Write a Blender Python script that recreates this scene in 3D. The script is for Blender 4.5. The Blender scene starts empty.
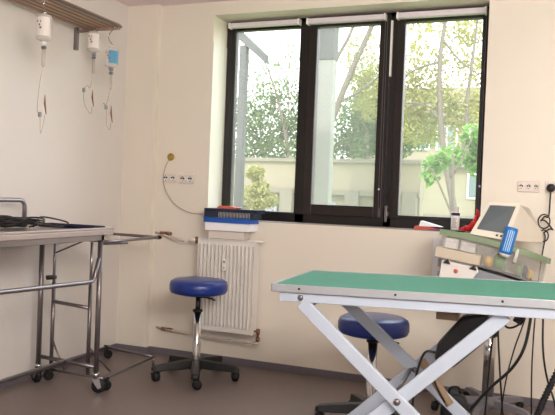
import bpy, bmesh, math, random
from mathutils import Vector, Matrix, noise
random.seed(7)
COL = bpy.context.scene.collection
PI = math.pi
R = math.radians

# ------------------------------------------------------------------ materials
def lin(c):
    return tuple((v/255/12.92) if v/255 <= .04045 else ((v/255+.055)/1.055)**2.4 for v in c) + (1,)

def mat(name, rgb, rough=.5, metal=0., noise_amt=0., noise_scale=8., bump=0., bump_scale=60., coat=0., spec=.5,
        transl=0., alpha=1., stretch=None, trans=0., emit=0.):
    m = bpy.data.materials.new(name); m.use_nodes = True
    nt = m.node_tree; N = nt.nodes; L = nt.links
    b = N['Principled BSDF']
    base = lin(rgb)
    b.inputs['Base Color'].default_value = base
    b.inputs['Roughness'].default_value = rough
    b.inputs['Metallic'].default_value = metal
    b.inputs['Specular IOR Level'].default_value = spec
    b.inputs['Coat Weight'].default_value = coat
    b.inputs['Alpha'].default_value = alpha
    b.inputs['Transmission Weight'].default_value = trans
    if emit:
        b.inputs['Emission Color'].default_value = base
        b.inputs['Emission Strength'].default_value = emit
    tc = N.new('ShaderNodeTexCoord')
    mp = N.new('ShaderNodeMapping'); L.new(tc.outputs['Object'], mp.inputs['Vector'])
    if stretch: mp.inputs['Scale'].default_value = stretch
    n = N.new('ShaderNodeTexNoise'); n.inputs['Scale'].default_value = noise_scale; n.inputs['Detail'].default_value = 4
    L.new(mp.outputs['Vector'], n.inputs['Vector'])
    mx = N.new('ShaderNodeMix'); mx.data_type = 'RGBA'
    k = max(noise_amt, .02)
    mx.inputs['A'].default_value = tuple(min(1, v*(1-k)) for v in base[:3]) + (1,)
    mx.inputs['B'].default_value = tuple(min(1, v*(1+k)) for v in base[:3]) + (1,)
    L.new(n.outputs['Fac'], mx.inputs['Factor']); L.new(mx.outputs['Result'], b.inputs['Base Color'])
    if bump:
        n2 = N.new('ShaderNodeTexNoise'); n2.inputs['Scale'].default_value = bump_scale
        L.new(mp.outputs['Vector'], n2.inputs['Vector'])
        bp = N.new('ShaderNodeBump'); bp.inputs['Strength'].default_value = bump; bp.inputs['Distance'].default_value = .01
        L.new(n2.outputs['Fac'], bp.inputs['Height']); L.new(bp.outputs['Normal'], b.inputs['Normal'])
    if transl:
        t = N.new('ShaderNodeBsdfTranslucent'); ms = N.new('ShaderNodeMixShader'); ms.inputs[0].default_value = transl
        L.new(mx.outputs['Result'], t.inputs['Color'])
        L.new(b.outputs[0], ms.inputs[1]); L.new(t.outputs[0], ms.inputs[2]); L.new(ms.outputs[0], N['Material Output'].inputs[0])
    return m

def thin_glass(name, tint=(255,255,255), refl=.06, glare_haze=0., hz=(200,205,200)):
    m = bpy.data.materials.new(name); m.use_nodes = True
    nt = m.node_tree; N = nt.nodes; L = nt.links; N.remove(N['Principled BSDF'])
    t = N.new('ShaderNodeBsdfTransparent'); t.inputs[0].default_value = lin(tint)
    g = N.new('ShaderNodeBsdfGlossy'); g.inputs['Roughness'].default_value = .02
    ms = N.new('ShaderNodeMixShader'); ms.inputs[0].default_value = refl
    L.new(t.outputs[0], ms.inputs[1]); L.new(g.outputs[0], ms.inputs[2])
    out = ms.outputs[0]
    if glare_haze:  # veiling glare over the outdoor view, mixed into the pane itself
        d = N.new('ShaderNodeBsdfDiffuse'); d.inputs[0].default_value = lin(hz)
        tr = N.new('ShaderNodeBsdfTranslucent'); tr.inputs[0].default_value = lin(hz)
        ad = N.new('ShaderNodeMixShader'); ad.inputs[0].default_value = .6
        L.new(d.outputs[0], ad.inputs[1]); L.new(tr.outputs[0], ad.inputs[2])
        m2 = N.new('ShaderNodeMixShader'); m2.inputs[0].default_value = glare_haze
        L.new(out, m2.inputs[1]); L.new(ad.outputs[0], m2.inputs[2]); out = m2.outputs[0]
    L.new(out, N['Material Output'].inputs[0])
    return m

M = dict(
 wall = mat('wall_paint', (233,224,211), .36, noise_amt=.03, noise_scale=2, bump=.05, bump_scale=25),
 wall_left = mat('wall_paint_window_tint', (224,217,212), .36, noise_amt=.03, noise_scale=2, bump=.05, bump_scale=25),  # wall paint again, darker and cooler: window light put into the colour
 ceil = mat('ceiling_paint', (242,230,228), .8, noise_amt=.02),
 reveal = mat('reveal_paint', (228,226,212), .3),
 floor = mat('linoleum', (124,110,106), .42, noise_amt=.16, noise_scale=55, bump=.03),
 skirt_sill = mat('sill_paint', (150,138,130), .6),
 skirt = mat('skirting_vinyl', (112,104,112), .5, noise_amt=.06),
 frame = mat('dark_window_frame', (20,14,15), .35, noise_amt=.1),
 frame2 = mat('brown_window_sash', (30,21,20), .32, noise_amt=.1),
 glass = thin_glass('window_glass', refl=.03, glare_haze=.07, hz=(232,238,232)),
 glass_screen = thin_glass('screened_window_glass', refl=.03, glare_haze=.13, hz=(205,212,205)),  # greyness of the screen plus a stronger painted glare veil
 blind = mat('blind_cassette', (225,215,222), .45),
 steel = mat('stainless_steel', (165,160,165), .28, metal=.9, noise_amt=.06, noise_scale=20),
 steel_dk = mat('brushed_steel_tube', (128,120,122), .33, metal=.75, noise_amt=.08),
 steel_top = mat('steel_table_top', (186,174,170), .3, metal=.35, noise_amt=.05),
 chrome = mat('chrome', (205,205,205), .12, metal=1.),
 bluewhite = mat('powder_coated_steel', (180,189,204), .42, noise_amt=.03),
 alu = mat('aluminium_edging', (172,175,180), .36, metal=.3, noise_amt=.05, noise_scale=30),
 black = mat('black_plastic', (20,19,21), .4, noise_amt=.1),
 rubber = mat('black_rubber', (16,16,20), .6, noise_amt=.1),
 vinyl = mat('blue_vinyl', (22,48,128), .32, noise_amt=.08, noise_scale=30, bump=.08, bump_scale=120, coat=.15),
 white = mat('white_enamel', (232,226,220), .35, noise_amt=.02),
 plastic = mat('white_plastic', (236,232,228), .4),
 socket = mat('socket_plastic', (228,214,205), .35),
 copper = mat('copper_fitting', (140,100,78), .45, metal=.5, noise_amt=.2, noise_scale=60),
 pipe = mat('painted_pipe', (196,180,168), .45),
 brass = mat('yellowed_foam', (165,135,45), .7, noise_amt=.25, noise_scale=90),
 paper = mat('white_paper', (248,246,250), .7, noise_amt=.02),
 cream_pile = mat('cream_paper_pile', (222,212,202), .8, noise_amt=.05, stretch=(1,1,60)),
 grey_paper = mat('stacked_paper', (205,198,196), .8, noise_amt=.06, stretch=(1,1,60)),
 navy = mat('navy_cover', (22,28,62), .4), bluefold = mat('blue_folder', (30,88,178), .35),
 dark_teal = mat('dark_notebook', (35,45,60), .5), orange = mat('orange_leaflet', (205,105,80), .5),
 red = mat('red_plastic', (215,28,32), .4, noise_amt=.1), redp = mat('red_print', (205,95,85), .6),
 tan = mat('tan_cable', (165,150,138), .5), ink = mat('grey_ink', (120,118,125), .7), violet = mat('violet_print', (80,70,150), .5),
 slat = mat('rack_slat', (172,140,122), .45, noise_amt=.15, noise_scale=6, stretch=(8,1,1)),
 bottle = mat('clear_bottle', (228,222,216), .15, alpha=.6), label = mat('bottle_label', (240,230,225), .6),
 blue_label = mat('blue_label', (88,158,192), .5), tubing = mat('clear_tubing', (190,170,155), .3, alpha=.28),
 amber = mat('amber_connector', (130,80,50), .4), orange_cap = mat('orange_cap', (225,165,95), .4),
 green_rim = mat('green_bumper', (132,150,120), .5, noise_amt=.05),
 beige = mat('beige_plastic', (228,220,206), .45), beige2 = mat('cream_plastic', (205,192,172), .5),
 clear = mat('clear_acrylic', (222,220,214), .2, alpha=.16), bin = mat('frosted_bin', (226,222,220), .35, alpha=.9),
 screen = mat('crt_glass', (82,94,100), .08, coat=.6), grey_panel = mat('grey_panel', (138,140,148), .5),  # screen tone carries its bluish reflection in the colour
 greybase = mat('grey_cast_base', (120,118,124), .4, noise_amt=.05),
 blue_bottle = mat('blue_sleeve', (22,120,208), .35), stripe = mat('pale_stripe', (190,220,240), .4),
 yellow = mat('yellow_vial', (215,175,80), .4), green = mat('green_vial', (110,150,95), .4),
 beige_strut = mat('brown_strut', (165,138,112), .5),
 grey_post_strip = mat('grey_post_and_strip', (84,84,84), .9, noise_amt=.08), pale_strip = mat('pale_reflected_strip', (140,140,134), .9, noise_amt=.06), concrete = mat('outdoor_concrete', (120,113,100), .9, noise_amt=.08),
 facade = mat('cream_facade', (140,132,112), .9, noise_amt=.06, noise_scale=1.5),
 garden = mat('beige_render', (136,127,108), .9, noise_amt=.08, noise_scale=1.2),
 winpane = mat('facade_glass', (105,120,120), .15), grass = mat('grass', (120,150,70), .9, noise_amt=.3),
 bark = mat('pale_bark', (100,90,80), .9, noise_amt=.2),
 leafY = mat('yellow_green_leaf', (172,170,100), .6, noise_amt=.2, noise_scale=3, transl=.5),
 leafG = mat('bright_green_leaf', (130,172,84), .6, noise_amt=.25, noise_scale=3, transl=.5),
 leafD = mat('mid_green_leaf', (128,148,98), .6, noise_amt=.25, noise_scale=3, transl=.5),
)

def mat_mat():   # green ribbed rubber mat
    m = mat('green_ribbed_rubber', (78,156,134), .6, spec=.2, noise_amt=.06, noise_scale=14)
    nt = m.node_tree; N = nt.nodes; L = nt.links; b = N['Principled BSDF']
    tc = N.new('ShaderNodeTexCoord'); w = N.new('ShaderNodeTexWave'); w.bands_direction = 'X'; w.inputs['Scale'].default_value = 48
    L.new(tc.outputs['Object'], w.inputs['Vector'])
    bp = N.new('ShaderNodeBump'); bp.inputs['Strength'].default_value = .5; bp.inputs['Distance'].default_value = .003
    L.new(w.outputs['Fac'], bp.inputs['Height']); L.new(bp.outputs['Normal'], b.inputs['Normal'])
    return m
M['mat'] = mat_mat()

# ------------------------------------------------------------------ mesh helpers
class MB:
    def __init__(s): s.bm = bmesh.new()
    def box(s, x0, x1, y0, y1, z0, z1, mtx=None):
        v = [s.bm.verts.new((x, y, z)) for x in (x0, x1) for y in (y0, y1) for z in (z0, z1)]
        if mtx:
            for q in v: q.co = mtx @ q.co
        for f in ((0,1,3,2),(4,6,7,5),(0,4,5,1),(2,3,7,6),(0,2,6,4),(1,5,7,3)): s.bm.faces.new([v[i] for i in f])
        return s
    def prism(s, pts, a, b, axis='y'):   # polygon in the two other axes, extruded a..b
        def P(p, t): return (p[0], t, p[1]) if axis == 'y' else ((t, p[0], p[1]) if axis == 'x' else (p[0], p[1], t))
        A = [s.bm.verts.new(P(p, a)) for p in pts]; B = [s.bm.verts.new(P(p, b)) for p in pts]
        s.bm.faces.new(A); s.bm.faces.new(B[::-1])
        for i in range(len(pts)):
            j = (i+1) % len(pts); s.bm.faces.new((A[j], A[i], B[i], B[j]))
        return s
    def tube(s, pts, r, seg=10, closed=False, rads=None):
        pts = [Vector(p) for p in pts]; n = len(pts); rings = []
        up = None
        for i, p in enumerate(pts):
            if closed: d = pts[(i+1) % n]-pts[i-1]
            else: d = pts[min(i+1, n-1)]-pts[max(i-1, 0)]
            d.normalize()
            if up is None: up = d.orthogonal().normalized()
            u = (up - d*up.dot(d))
            if u.length < 1e-5: u = d.orthogonal()
            u.normalize(); up = u; w = d.cross(u)
            rr = rads[i] if rads else r
            rings.append([s.bm.verts.new(p+(u*math.cos(2*PI*k/seg)+w*math.sin(2*PI*k/seg))*rr) for k in range(seg)])
        m = n if closed else n-1
        for i in range(m):
            a, b = rings[i], rings[(i+1) % n]
            for k in range(seg):
                f = s.bm.faces.new((a[k], a[(k+1) % seg], b[(k+1) % seg], b[k])); f.smooth = True
        if not closed:
            s.bm.faces.new(rings[0][::-1]); s.bm.faces.new(rings[-1])
        return s
    def lathe(s, prof, c=(0,0,0), seg=32, mtx=None):   # profile (r, z) around z
        c = Vector(c); rings = []; T = mtx or Matrix()
        for r, z in prof:
            if r < 1e-6: rings.append([s.bm.verts.new(c + T @ Vector((0, 0, z)))])
            else: rings.append([s.bm.verts.new(c + T @ Vector((r*math.cos(2*PI*k/seg), r*math.sin(2*PI*k/seg), z))) for k in range(seg)])
        for a, b in zip(rings, rings[1:]):
            for k in range(seg):
                j = (k+1) % seg
                if len(a) == 1 and len(b) == 1: continue
                if len(a) == 1: f = s.bm.faces.new((a[0], b[j], b[k]))
                elif len(b) == 1: f = s.bm.faces.new((a[k], a[j], b[0]))
                else: f = s.bm.faces.new((a[k], a[j], b[j], b[k]))
                f.smooth = True
        for rg, fl in ((rings[0], True), (rings[-1], False)):
            if len(rg) > 1: s.bm.faces.new(rg[::-1] if fl else rg)
        return s
    def build(s, name, m, parent=None, bevel=0, **props):
        bmesh.ops.recalc_face_normals(s.bm, faces=s.bm.faces)
        me = bpy.data.meshes.new(name); s.bm.to_mesh(me); s.bm.free()
        me.materials.append(M[m] if isinstance(m, str) else m)
        o = bpy.data.objects.new(name, me); COL.objects.link(o)
        if parent: o.parent = parent
        if bevel:
            b = o.modifiers.new('bevel', 'BEVEL'); b.width = bevel; b.segments = 2; b.limit_method = 'ANGLE'
        for k, v in props.items(): o[k] = v
        return o

def smooth_path(pts, n=8):       # Catmull-Rom
    P = [Vector(p) for p in pts]; P = [P[0]*2-P[1]] + P + [P[-1]*2-P[-2]]; out = []
    for i in range(1, len(P)-2):
        a, b, c, d = P[i-1:i+3]
        for k in range(n):
            t = k/n; out.append(.5*((2*b)+(c-a)*t+(2*a-5*b+4*c-d)*t*t+(3*b-a-3*c+d)*t**3))
    out.append(P[-2]); return out

def round_path(pts, r=.04, n=5):   # straight runs with rounded corners
    P = [Vector(p) for p in pts]; out = [P[0]]
    for i in range(1, len(P)-1):
        a = (P[i-1]-P[i]).normalized(); b = (P[i+1]-P[i]).normalized()
        s, e = P[i]+a*r, P[i]+b*r
        for k in range(n+1):
            t = k/n; out.append(s*(1-t)**2+P[i]*2*t*(1-t)+e*t*t)
    out.append(P[-1]); return out

def empty(name, loc=(0,0,0), rot=(0,0,0), label=None, cat=None, group=None, **k):
    o = bpy.data.objects.new(name, None); COL.objects.link(o); o.location = loc; o.rotation_euler = rot
    o.empty_display_size = .05
    tag(o, label, cat, group, **k); return o
def tag(o, label=None, cat=None, group=None, kind=None):
    if label: o['label'] = label
    if cat: o['category'] = cat
    if group: o['group'] = group
    if kind: o['kind'] = kind
    return o
def copy_tree(o, parent=None):
    c = o.copy(); COL.objects.link(c)
    if parent: c.parent = parent
    for ch in [q for q in bpy.data.objects if q.parent == o]: copy_tree(ch, c)
    return c

# ------------------------------------------------------------------ room shell
XL, XR, YB, YF, ZC = -2.98, 1.9, 4.38, -1.6, 2.585
WX0, WX1, WZ0, WZ1 = -2.28, -.38, 1.022, 2.49
MB().box(XL-.2, XR+.2, YF-.2, YB+.3, -.15, 0).build('floor', 'floor', kind='structure')
MB().box(XL-.2, XR+.2, YF-.2, YB+.3, ZC, ZC+.15).build('ceiling', 'ceil', kind='structure')
MB().box(XL-.2, WX0, YB, YB+.3, 0, ZC).box(WX1, XR+.2, YB, YB+.3, 0, ZC).box(WX0, WX1, YB, YB+.3, 0, WZ0).box(WX0, WX1, YB, YB+.3, WZ1, ZC).build('wall_back', 'wall', kind='structure')
MB().box(XL-.2, XL, YF, YB, 0, ZC).build('wall_left', 'wall_left', kind='structure')
MB().box(XR, XR+.2, YF, YB, 0, ZC).build('wall_right', 'wall', kind='structure')
MB().box(XL-.2, XR+.2, YF-.2, YF, 0, ZC).build('wall_front', 'wall', kind='structure')
MB().box(XL, -2.72, 4.33, YB, 0, ZC).build('trim_1', 'wall', kind='structure')
MB().box(-2.72, XR, YB-.012, YB, 0, .05).box(XL+.012, -2.708, 4.318, 4.33, 0, .05).box(-2.72, -2.708, 4.33, YB, 0, .05).build('baseboard_back', 'skirt', kind='structure')
MB().box(XL, XL+.012, YF, 4.33, 0, .05).build('baseboard_left', 'skirt', kind='structure')
# pale glossy lining of the window opening
MB().box(WX0, WX0+.006, YB-.004, 4.60, WZ0, 2.30).build('trim_2', 'reveal', kind='structure')

# window: fixed frame, three lights
win = empty('window_1', ((WX0+WX1)/2, 4.62, WZ0), label='wide dark framed three pane window in the back wall', kind='structure')
def W(mb, name, m, parent=win, bevel=0, **k):
    o = mb.build(name, m, None, bevel, **k); o.parent = parent
    if parent is win: o.matrix_parent_inverse = Matrix.Translation(win.location).inverted()
    return o
fr = MB()
fy0, fy1 = 4.60, 4.67
fr.box(WX0, WX1, fy0, fy1, WZ0-.02, WZ0+.067).box(WX0, WX1, fy0, fy1, WZ1-.03, WZ1)
fr.box(WX0, WX0+.045, fy0, fy1, WZ0, WZ1).box(WX1-.03, WX1, fy0, fy1, WZ0, WZ1)
fr.box(-1.69, -1.615, fy0, fy1, WZ0, WZ1).box(-1.045, -.985, fy0, fy1, WZ0, WZ1)
W(fr, 'window_frame', 'frame', bevel=.004)
panes = [(-2.235, -1.69, 1.085, 2.46, .022, .022), (-1.615, -1.045, 1.085, 2.46, .06, .058), (-.985, -.41, 1.085, 2.46, .045, .03)]
# glass limits measured on the window plane
gl = [(-2.205, -1.68, 1.095, 2.425), (-1.56, -1.11, 1.16, 2.415), (-.935, -.435, 1.11, 2.415)]
for i, ((x0, x1, z0, z1, _, _), (a, b, c, d)) in enumerate(zip(panes, gl)):
    sb = MB(); y0, y1 = (4.585, 4.65) if i != 0 else (4.605, 4.66)
    a = max(a, x0+.008); b = min(b, x1-.008)
    sb.box(x0-.004, a, y0, y1, z0, z1).box(b, x1+.004, y0, y1, z0, z1).box(a, b, y0, y1, z0, c).box(a, b, y0, y1, d, z1)
    s = W(sb, 'sash', 'frame2' if i else 'frame', bevel=.004)
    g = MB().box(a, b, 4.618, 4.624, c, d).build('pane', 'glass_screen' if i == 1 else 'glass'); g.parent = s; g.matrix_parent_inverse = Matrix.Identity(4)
    g.matrix_parent_inverse = Matrix.Identity(4)
h = MB().box(-1.022, -1.002, 4.565, 4.60, 1.10, 1.13).box(-1.020, -1.004, 4.545, 4.565, 1.06, 1.17)
W(h, 'window_handle', 'steel_dk', bevel=.003)
W(MB().box(-1.034, -1.022, 4.575, 4.60, 2.05, 2.43), 'white_seal_strip', 'plastic')
W(MB().box(-1.06, -1.035, 4.575, 4.60, 1.06, 2.47), 'cover_strip', 'frame2')
W(MB().box(WX1-.014, WX1-.001, 4.57, 4.60, 1.05, 2.46), 'edge_strip', 'frame2')
MB().box(WX0, WX1, YB+.002, 4.60, WZ0-.004, WZ0+.003).build('trim_3', 'skirt_sill', kind='structure')

for i, (x0, x1, z0, z1, lb) in enumerate(((-2.235, -1.69, 2.435, 2.47, 'rolled up pale roller blind above the left window pane'),
        (-1.625, -1.07, 2.43, 2.468, 'rolled up pale roller blind above the middle window pane'),
        (-.985, -.415, 2.43, 2.47, 'rolled up pale roller blind above the right window pane'))):
    b = empty('roller_blind', (x0, 4.56, z0), label=lb, cat='blind', group='roller blinds along the top of the window')
    w = x1-x0
    MB().box(0, w, -.025, .022, 0, z1-z0).build('cassette', 'blind', b, .008)
    MB().box(-.006, .008, -.03, .024, -.004, z1-z0+.003).build('end_cap', 'plastic', b, .003)
    MB().box(w-.008, w+.006, -.03, .024, -.004, z1-z0+.003).build('end_cap', 'plastic', b, .003)
    if i:
        zb = (1.2 if i == 2 else 1.16) - z0; xx = w+.008 if i == 2 else w+.006
        pts = [(xx, -.02, 0), (xx, -.02, zb+.03), (xx+.008, -.02, zb), (xx+.016, -.02, zb+.03), (xx+.014, -.02, 0)]
        MB().tube(smooth_path(pts, 6), .0011, 6).build('bead_chain', 'ink', b)
        MB().lathe([(0, -.008), (.006, -.004), (.006, .004), (0, .008)], (xx, -.02, zb+.12), 10).build('chain_joiner', 'plastic', b)

# ------------------------------------------------------------------ sockets, pipe sleeve, thin cable
def socket(x0, x1, z0, z1, n, label, name='double_socket'):
    t = empty(name, ((x0+x1)/2, YB, (z0+z1)/2), label=label, cat='socket'); w = (x1-x0)/2; hh = (z1-z0)/2
    MB().box(-w, w, -.012, 0, -hh, hh).build('cover_plate', 'socket', t, .004)
    for k in range(n):
        cx = -w + (2*k+1)*w/n; r = min(w/n, hh)*.72
        ring = MB().lathe([(r, 0), (r, .006), (r*.88, .008), (r*.84, .002), (0, .002)], (cx, -.011, 0), 20, Matrix.Rotation(R(90), 3, 'X')).build('socket_insert', 'plastic', t)
        hb = MB()
        for s in (-1, 1): hb.lathe([(r*.3, 0), (r*.3, .003), (0, .003)], (cx+s*r*.42, -.0135, hh*.1), 10, Matrix.Rotation(R(90), 3, 'X'))
        hb.box(cx-.003, cx+.003, -.016, -.013, r*.6, r*.85).box(cx-.003, cx+.003, -.016, -.013, -r*.85, -r*.6)
        hb.build('pin_hole', 'black', ring)
    return t
socket(-2.655, -2.535, 1.275, 1.345, 2, 'white double wall socket nearer the room corner, crossed by a thin cable')
socket(-2.515, -2.39, 1.272, 1.342, 2, 'white double wall socket between the thin cable and the window')
socket(-.17, -.045, 1.29, 1.355, 3, 'wide white wall socket right of the window above the monitor', 'triple_socket')
t = empty('single_socket', (.02, YB, 1.325), label='pale wall socket at the right picture edge holding a black plug', cat='socket')
MB().box(-.035, .045, -.012, 0, -.035, .035).build('cover_plate', 'socket', t, .004)
MB().lathe([(.028, 0), (.028, .006), (0, .003)], (0, -.011, 0), 20, Matrix.Rotation(R(90), 3, 'X')).build('socket_insert', 'plastic', t)
t = empty('wall_plug', (.018, 4.36, 1.318), label='round black plug in the wall socket with a cord looping downward', cat='plug')
MB().lathe([(.024, -.01), (.026, .004), (.022, .028), (.012, .036), (0, .036)], (0, 0, 0), 20, Matrix.Rotation(R(90), 3, 'X')).build('plug_body', 'black', t)
loop = [(0,-.02,-.015), (-.002,-.03,-.08), (-.006,-.03,-.17)]
for k in range(26):
    a = k/25*2*2*PI
    loop.append((-.014-.034*math.sin(a*.5+.4)*1.0, -.03+.01*math.cos(a), -.17-.1*k/25-.012*math.sin(a)))
loop += [(-.02,-.03,-.3), (-.035,-.05,-.42), (-.05,-.12,-.62), (-.06,-.2,-1.0), (-.05,-.25,-1.306)]
MB().tube(smooth_path(loop, 3), .0045, 8).build('cord', 'black', t)
for cz, rr in ((-.2, .036), (-.285, .03)):
    MB().tube([(-.03+rr*math.cos(a)*.9, -.045+.006*math.sin(2*a), cz+rr*1.15*math.sin(a)) for a in [2*PI*k/24 for k in range(24)]], .004, 7, True).build('cord_loop', 'black', t)

t = empty('wall_grommet', (-2.594, YB, 1.466), label='round yellow foam filled hole in the wall above the left sockets', cat='grommet')
MB().lathe([(.027, 0), (.028, .006), (.02, .009), (.008, .004), (0, .004)], (0, 0, 0), 24, Matrix.Rotation(R(90), 3, 'X')).build('foam_ring', 'brass', t)
tag(MB().tube(smooth_path([(-2.594,4.372,1.46), (-2.62,4.355,1.40), (-2.635,4.352,1.31), (-2.615,4.356,1.22), (-2.54,4.365,1.12), (-2.42,4.365,1.065), (-2.32,4.365,1.058), (-2.235,4.35,1.07)]), .0026, 6).build('thin_cable', 'tan'),
    'thin grey cable drooping from the yellow wall hole to the notebooks', 'cable')

# ------------------------------------------------------------------ radiator
t = empty('panel_radiator', (-2.272, 4.24, .248), label='white ribbed panel radiator on the wall under the window', cat='radiator')
rw, rh = .432, .640
rb = MB(); n = 14
rb.box(0, rw, .03, .038, 0, rh)
prof = []
for k in range(n):
    x0 = .012+k*(rw-.024)/n; w = (rw-.024)/n
    rb.prism([(x0+.002, .032), (x0+w*.25, .008), (x0+w*.75, .008), (x0+w-.002, .032)], .035, rh-.035, 'z')
rb.box(0, rw, .018, .034, 0, .036).box(0, rw, .018, .034, rh-.036, rh)
rb.build('front_panel', 'white', t, .002)
MB().box(.004, rw-.004, .075, .085, .01, rh-.01).build('rear_panel', 'white', t)
MB().box(-.003, .003, .01, .1, 0, rh).build('side_cover', 'white', t, .002); MB().box(rw-.003, rw+.003, .01, .1, 0, rh).build('side_cover', 'white', t, .002)
g = MB().box(0, rw, .012, .02, rh-.004, rh+.006).box(0, rw, .09, .1, rh-.004, rh+.006)
for k in range(24): g.box(.01+k*.02, .014+k*.02, .012, .1, rh-.004, rh+.004)
g.build('top_grille', 'white', t)
for x in (.06, .34): MB().box(x, x+.03, .1, .14, .08, rh-.08).build('wall_bracket', 'white', t)
mt = MB().box(.205, .237, -.018, .01, .43, .515).build('heat_meter', 'plastic', t, .004)
MB().box(.213, .229, -.0195, -.018, .485, .50).build('meter_display', 'grey_panel', mt)
MB().lathe([(.005, 0), (.005, .002), (0, .002)], (.221, -.018, .452), 10, Matrix.Rotation(R(90), 3, 'X')).build('meter_seal', 'redp', mt)
vm = MB().tube([(-.005, .06, .622), (-.045, .06, .622)], .009, 10).tube([(-.04, .06, .60), (-.04, .06, .648)], .012, 12)
vm.build('upper_valve', 'copper', t)
MB().tube([(-.045, .06, .622), (-.06, .06, .622), (-.1, .06, .618)], .013, 12).build('valve_head', 'plastic', t)
MB().tube([(rw, .06, .022), (rw+.03, .06, .022), (rw+.03, .06, -.03)], .009, 10).tube([(rw+.03, .06, .04), (rw+.03, .06, .005)], .014, 12).tube([(rw+.03, .06, -.02), (rw+.03, .06, -.045)], .014, 12).build('lower_valve', 'copper', t)
for name, pts, cops, lb in (('upper_heating_pipe', [(-2.70,4.378,.905), (-2.66,4.36,.90), (-2.42,4.30,.855)], (.16,.30), 'thin painted pipe with copper joints feeding the radiator top'),
        ('lower_heating_pipe', [(-2.66,4.378,.20), (-2.62,4.355,.20), (-2.3,4.32,.185), (-1.83,4.30,.185), (-1.795,4.30,.19)], (), 'thin painted pipe with copper joints running below the radiator')):
    o = empty(name, pts[0], label=lb, cat='pipe'); p0 = Vector(pts[0]); rel = [Vector(p)-p0 for p in pts]
    MB().tube(round_path(rel, .01), .0075, 10).build('pipe', 'pipe', o)
    for x in (.055, .105):
        MB().tube([(x, -.025 if name[0]=='l' else -.022, -.002), (x+.042, -.028, -.004)], .0125, 12).build('copper_joint', 'copper', o)

# stack on the radiator
def stack_item(name, x0, x1, y0, y1, z0, z1, m, label, cat, rot=0, spiral=False, pages=None, group=None):
    t = empty(name, ((x0+x1)/2, (y0+y1)/2, z0), (0, 0, R(rot)), label, cat, group)
    w, d, h_ = (x1-x0)/2, (y1-y0)/2, z1-z0
    if pages:
        MB().box(-w+.003, w-.003, -d+.003, d-.003, .002, h_-.002).build('pages', pages, t)
        MB().box(-w, w, -d, d, h_-.003, h_).box(-w, w, -d, d, 0, .003).build('cover', m, t)
    else: MB().box(-w, w, -d, d, 0, h_).build('sheets', m, t, .002)
    if spiral:
        s = MB()
        for k in range(22):
            x = -w+.12+k*(2*w-.14)/22
            s.tube([(x, -d+.004+.008*math.cos(a), h_/2+(h_/2+.001)*math.sin(a)) for a in [2*PI*j/10 for j in range(10)]], .0013, 5, True)
        s.build('spiral_binding', 'plastic', t)
    return t
stack_item('paper_pile', -2.20, -1.93, 4.26, 4.375, .896, .952, 'cream_pile', 'pile of cream papers lying on the radiator top', 'papers')
stack_item('paper_pad', -2.215, -1.875, 4.235, 4.375, .953, 1.008, 'paper', 'thick white paper pad under the blue folder', 'papers', .5)
stack_item('blue_folder', -2.228, -1.865, 4.225, 4.375, 1.009, 1.043, 'bluefold', 'bright blue folder lying between white pad and dark notebooks', 'folder', -1, pages='bluefold')
stack_item('spiral_notebook', -2.225, -1.845, 4.225, 4.375, 1.045, 1.081, 'dark_teal', 'dark spiral bound notebook on top of the blue folder', 'notebook', 1, True, 'dark_teal')
stack_item('navy_notebook', -2.23, -1.82, 4.235, 4.375, 1.082, 1.105, 'navy', 'navy notebook uppermost in the stack by the window corner', 'notebook', -.5, pages='navy')
tag(MB().prism([(-2.14,1.0), (-2.0,1.0), (-1.98,1.008), (-2.05,1.02), (-2.12,1.018)], 4.25, 4.35).build('orange_leaflet', 'orange'), 'crumpled orange leaflet lying on the navy notebook', 'leaflet').location.z = .106

# things on the sill (right end)
def leaflet(name, pts, y, d, m, label, z=1.0265):
    o = MB().prism(pts, y, y+d).build(name, m); o.location.z = z; tag(o, label, 'leaflet'); return o
leaflet('red_leaflet', [(-.80,0), (-.66,0), (-.64,.006), (-.70,.020), (-.79,.022)], 4.43, .12, 'redp', 'folded red leaflet on the window sill')
leaflet('white_leaflet', [(-.765,.0), (-.62,.0), (-.755,.034)], 4.43, .10, 'paper', 'folded white leaflet tilted on the red one', 1.049)
leaflet('violet_booklet', [(-.70,0), (-.50,0), (-.50,.005), (-.70,.005)], 4.40, .024, 'violet', 'thin violet booklet lying near the sill edge')
tag(MB().tube([(-.60,4.395,1.031), (-.595,4.395,1.031), (-.49,4.395,1.031), (-.47,4.395,1.031)], .005, 8, rads=[.002,.005,.005,.004]).build('black_pen', 'black'), 'black pen lying at the sill edge before the bottle', 'pen')
t = empty('white_bottle', (-.545, 4.50, 1.026), label='slim white bottle with blue band standing on the window sill', cat='bottle')
MB().lathe([(.024,0), (.027,.004), (.027,.115), (.024,.125)], seg=24).build('bottle_body', 'plastic', t)
MB().lathe([(.0272,.10), (.0272,.118)], seg=24).build('blue_band', 'navy', t)
MB().lathe([(.024,.125), (.02,.13), (.019,.155), (.012,.162), (0,.162)], seg=20).build('cap', 'grey_paper', t)
lb = MB()
for k in range(5): lb.box(-.014, .012-(k%2)*.006, -.0285, -.0272, .025+k*.013, .029+k*.013)
lb.build('label_print', 'ink', t)
t = empty('red_flower', (-.44, 4.48, 1.026), label='bright red folded plastic flower lying on the sill beside the monitor', cat='flower')
rr_ = random.Random(5)
for (px, pz, rx, rz) in ((-.03,.022,.026,.02), (.0,.035,.022,.022), (-.055,.014,.02,.013), (.02,.075,.013,.035), (.035,.12,.011,.03), (.012,.055,.02,.02)):
    MB().lathe([(0,-1), (.7,-.75), (1,-.1), (.85,.5), (.4,.9), (0,1)], (0,0,0), 12).build('petal', 'red', t)
    o = [q for q in bpy.data.objects if q.name.startswith('petal')][-1]
    o.location = (px, rr_.uniform(-.01,.01), max(pz, rz)); o.scale = (rx, .018, rz); o.rotation_euler = (0, rr_.uniform(-.3,.3) if pz > .05 else 0, 0)

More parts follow.
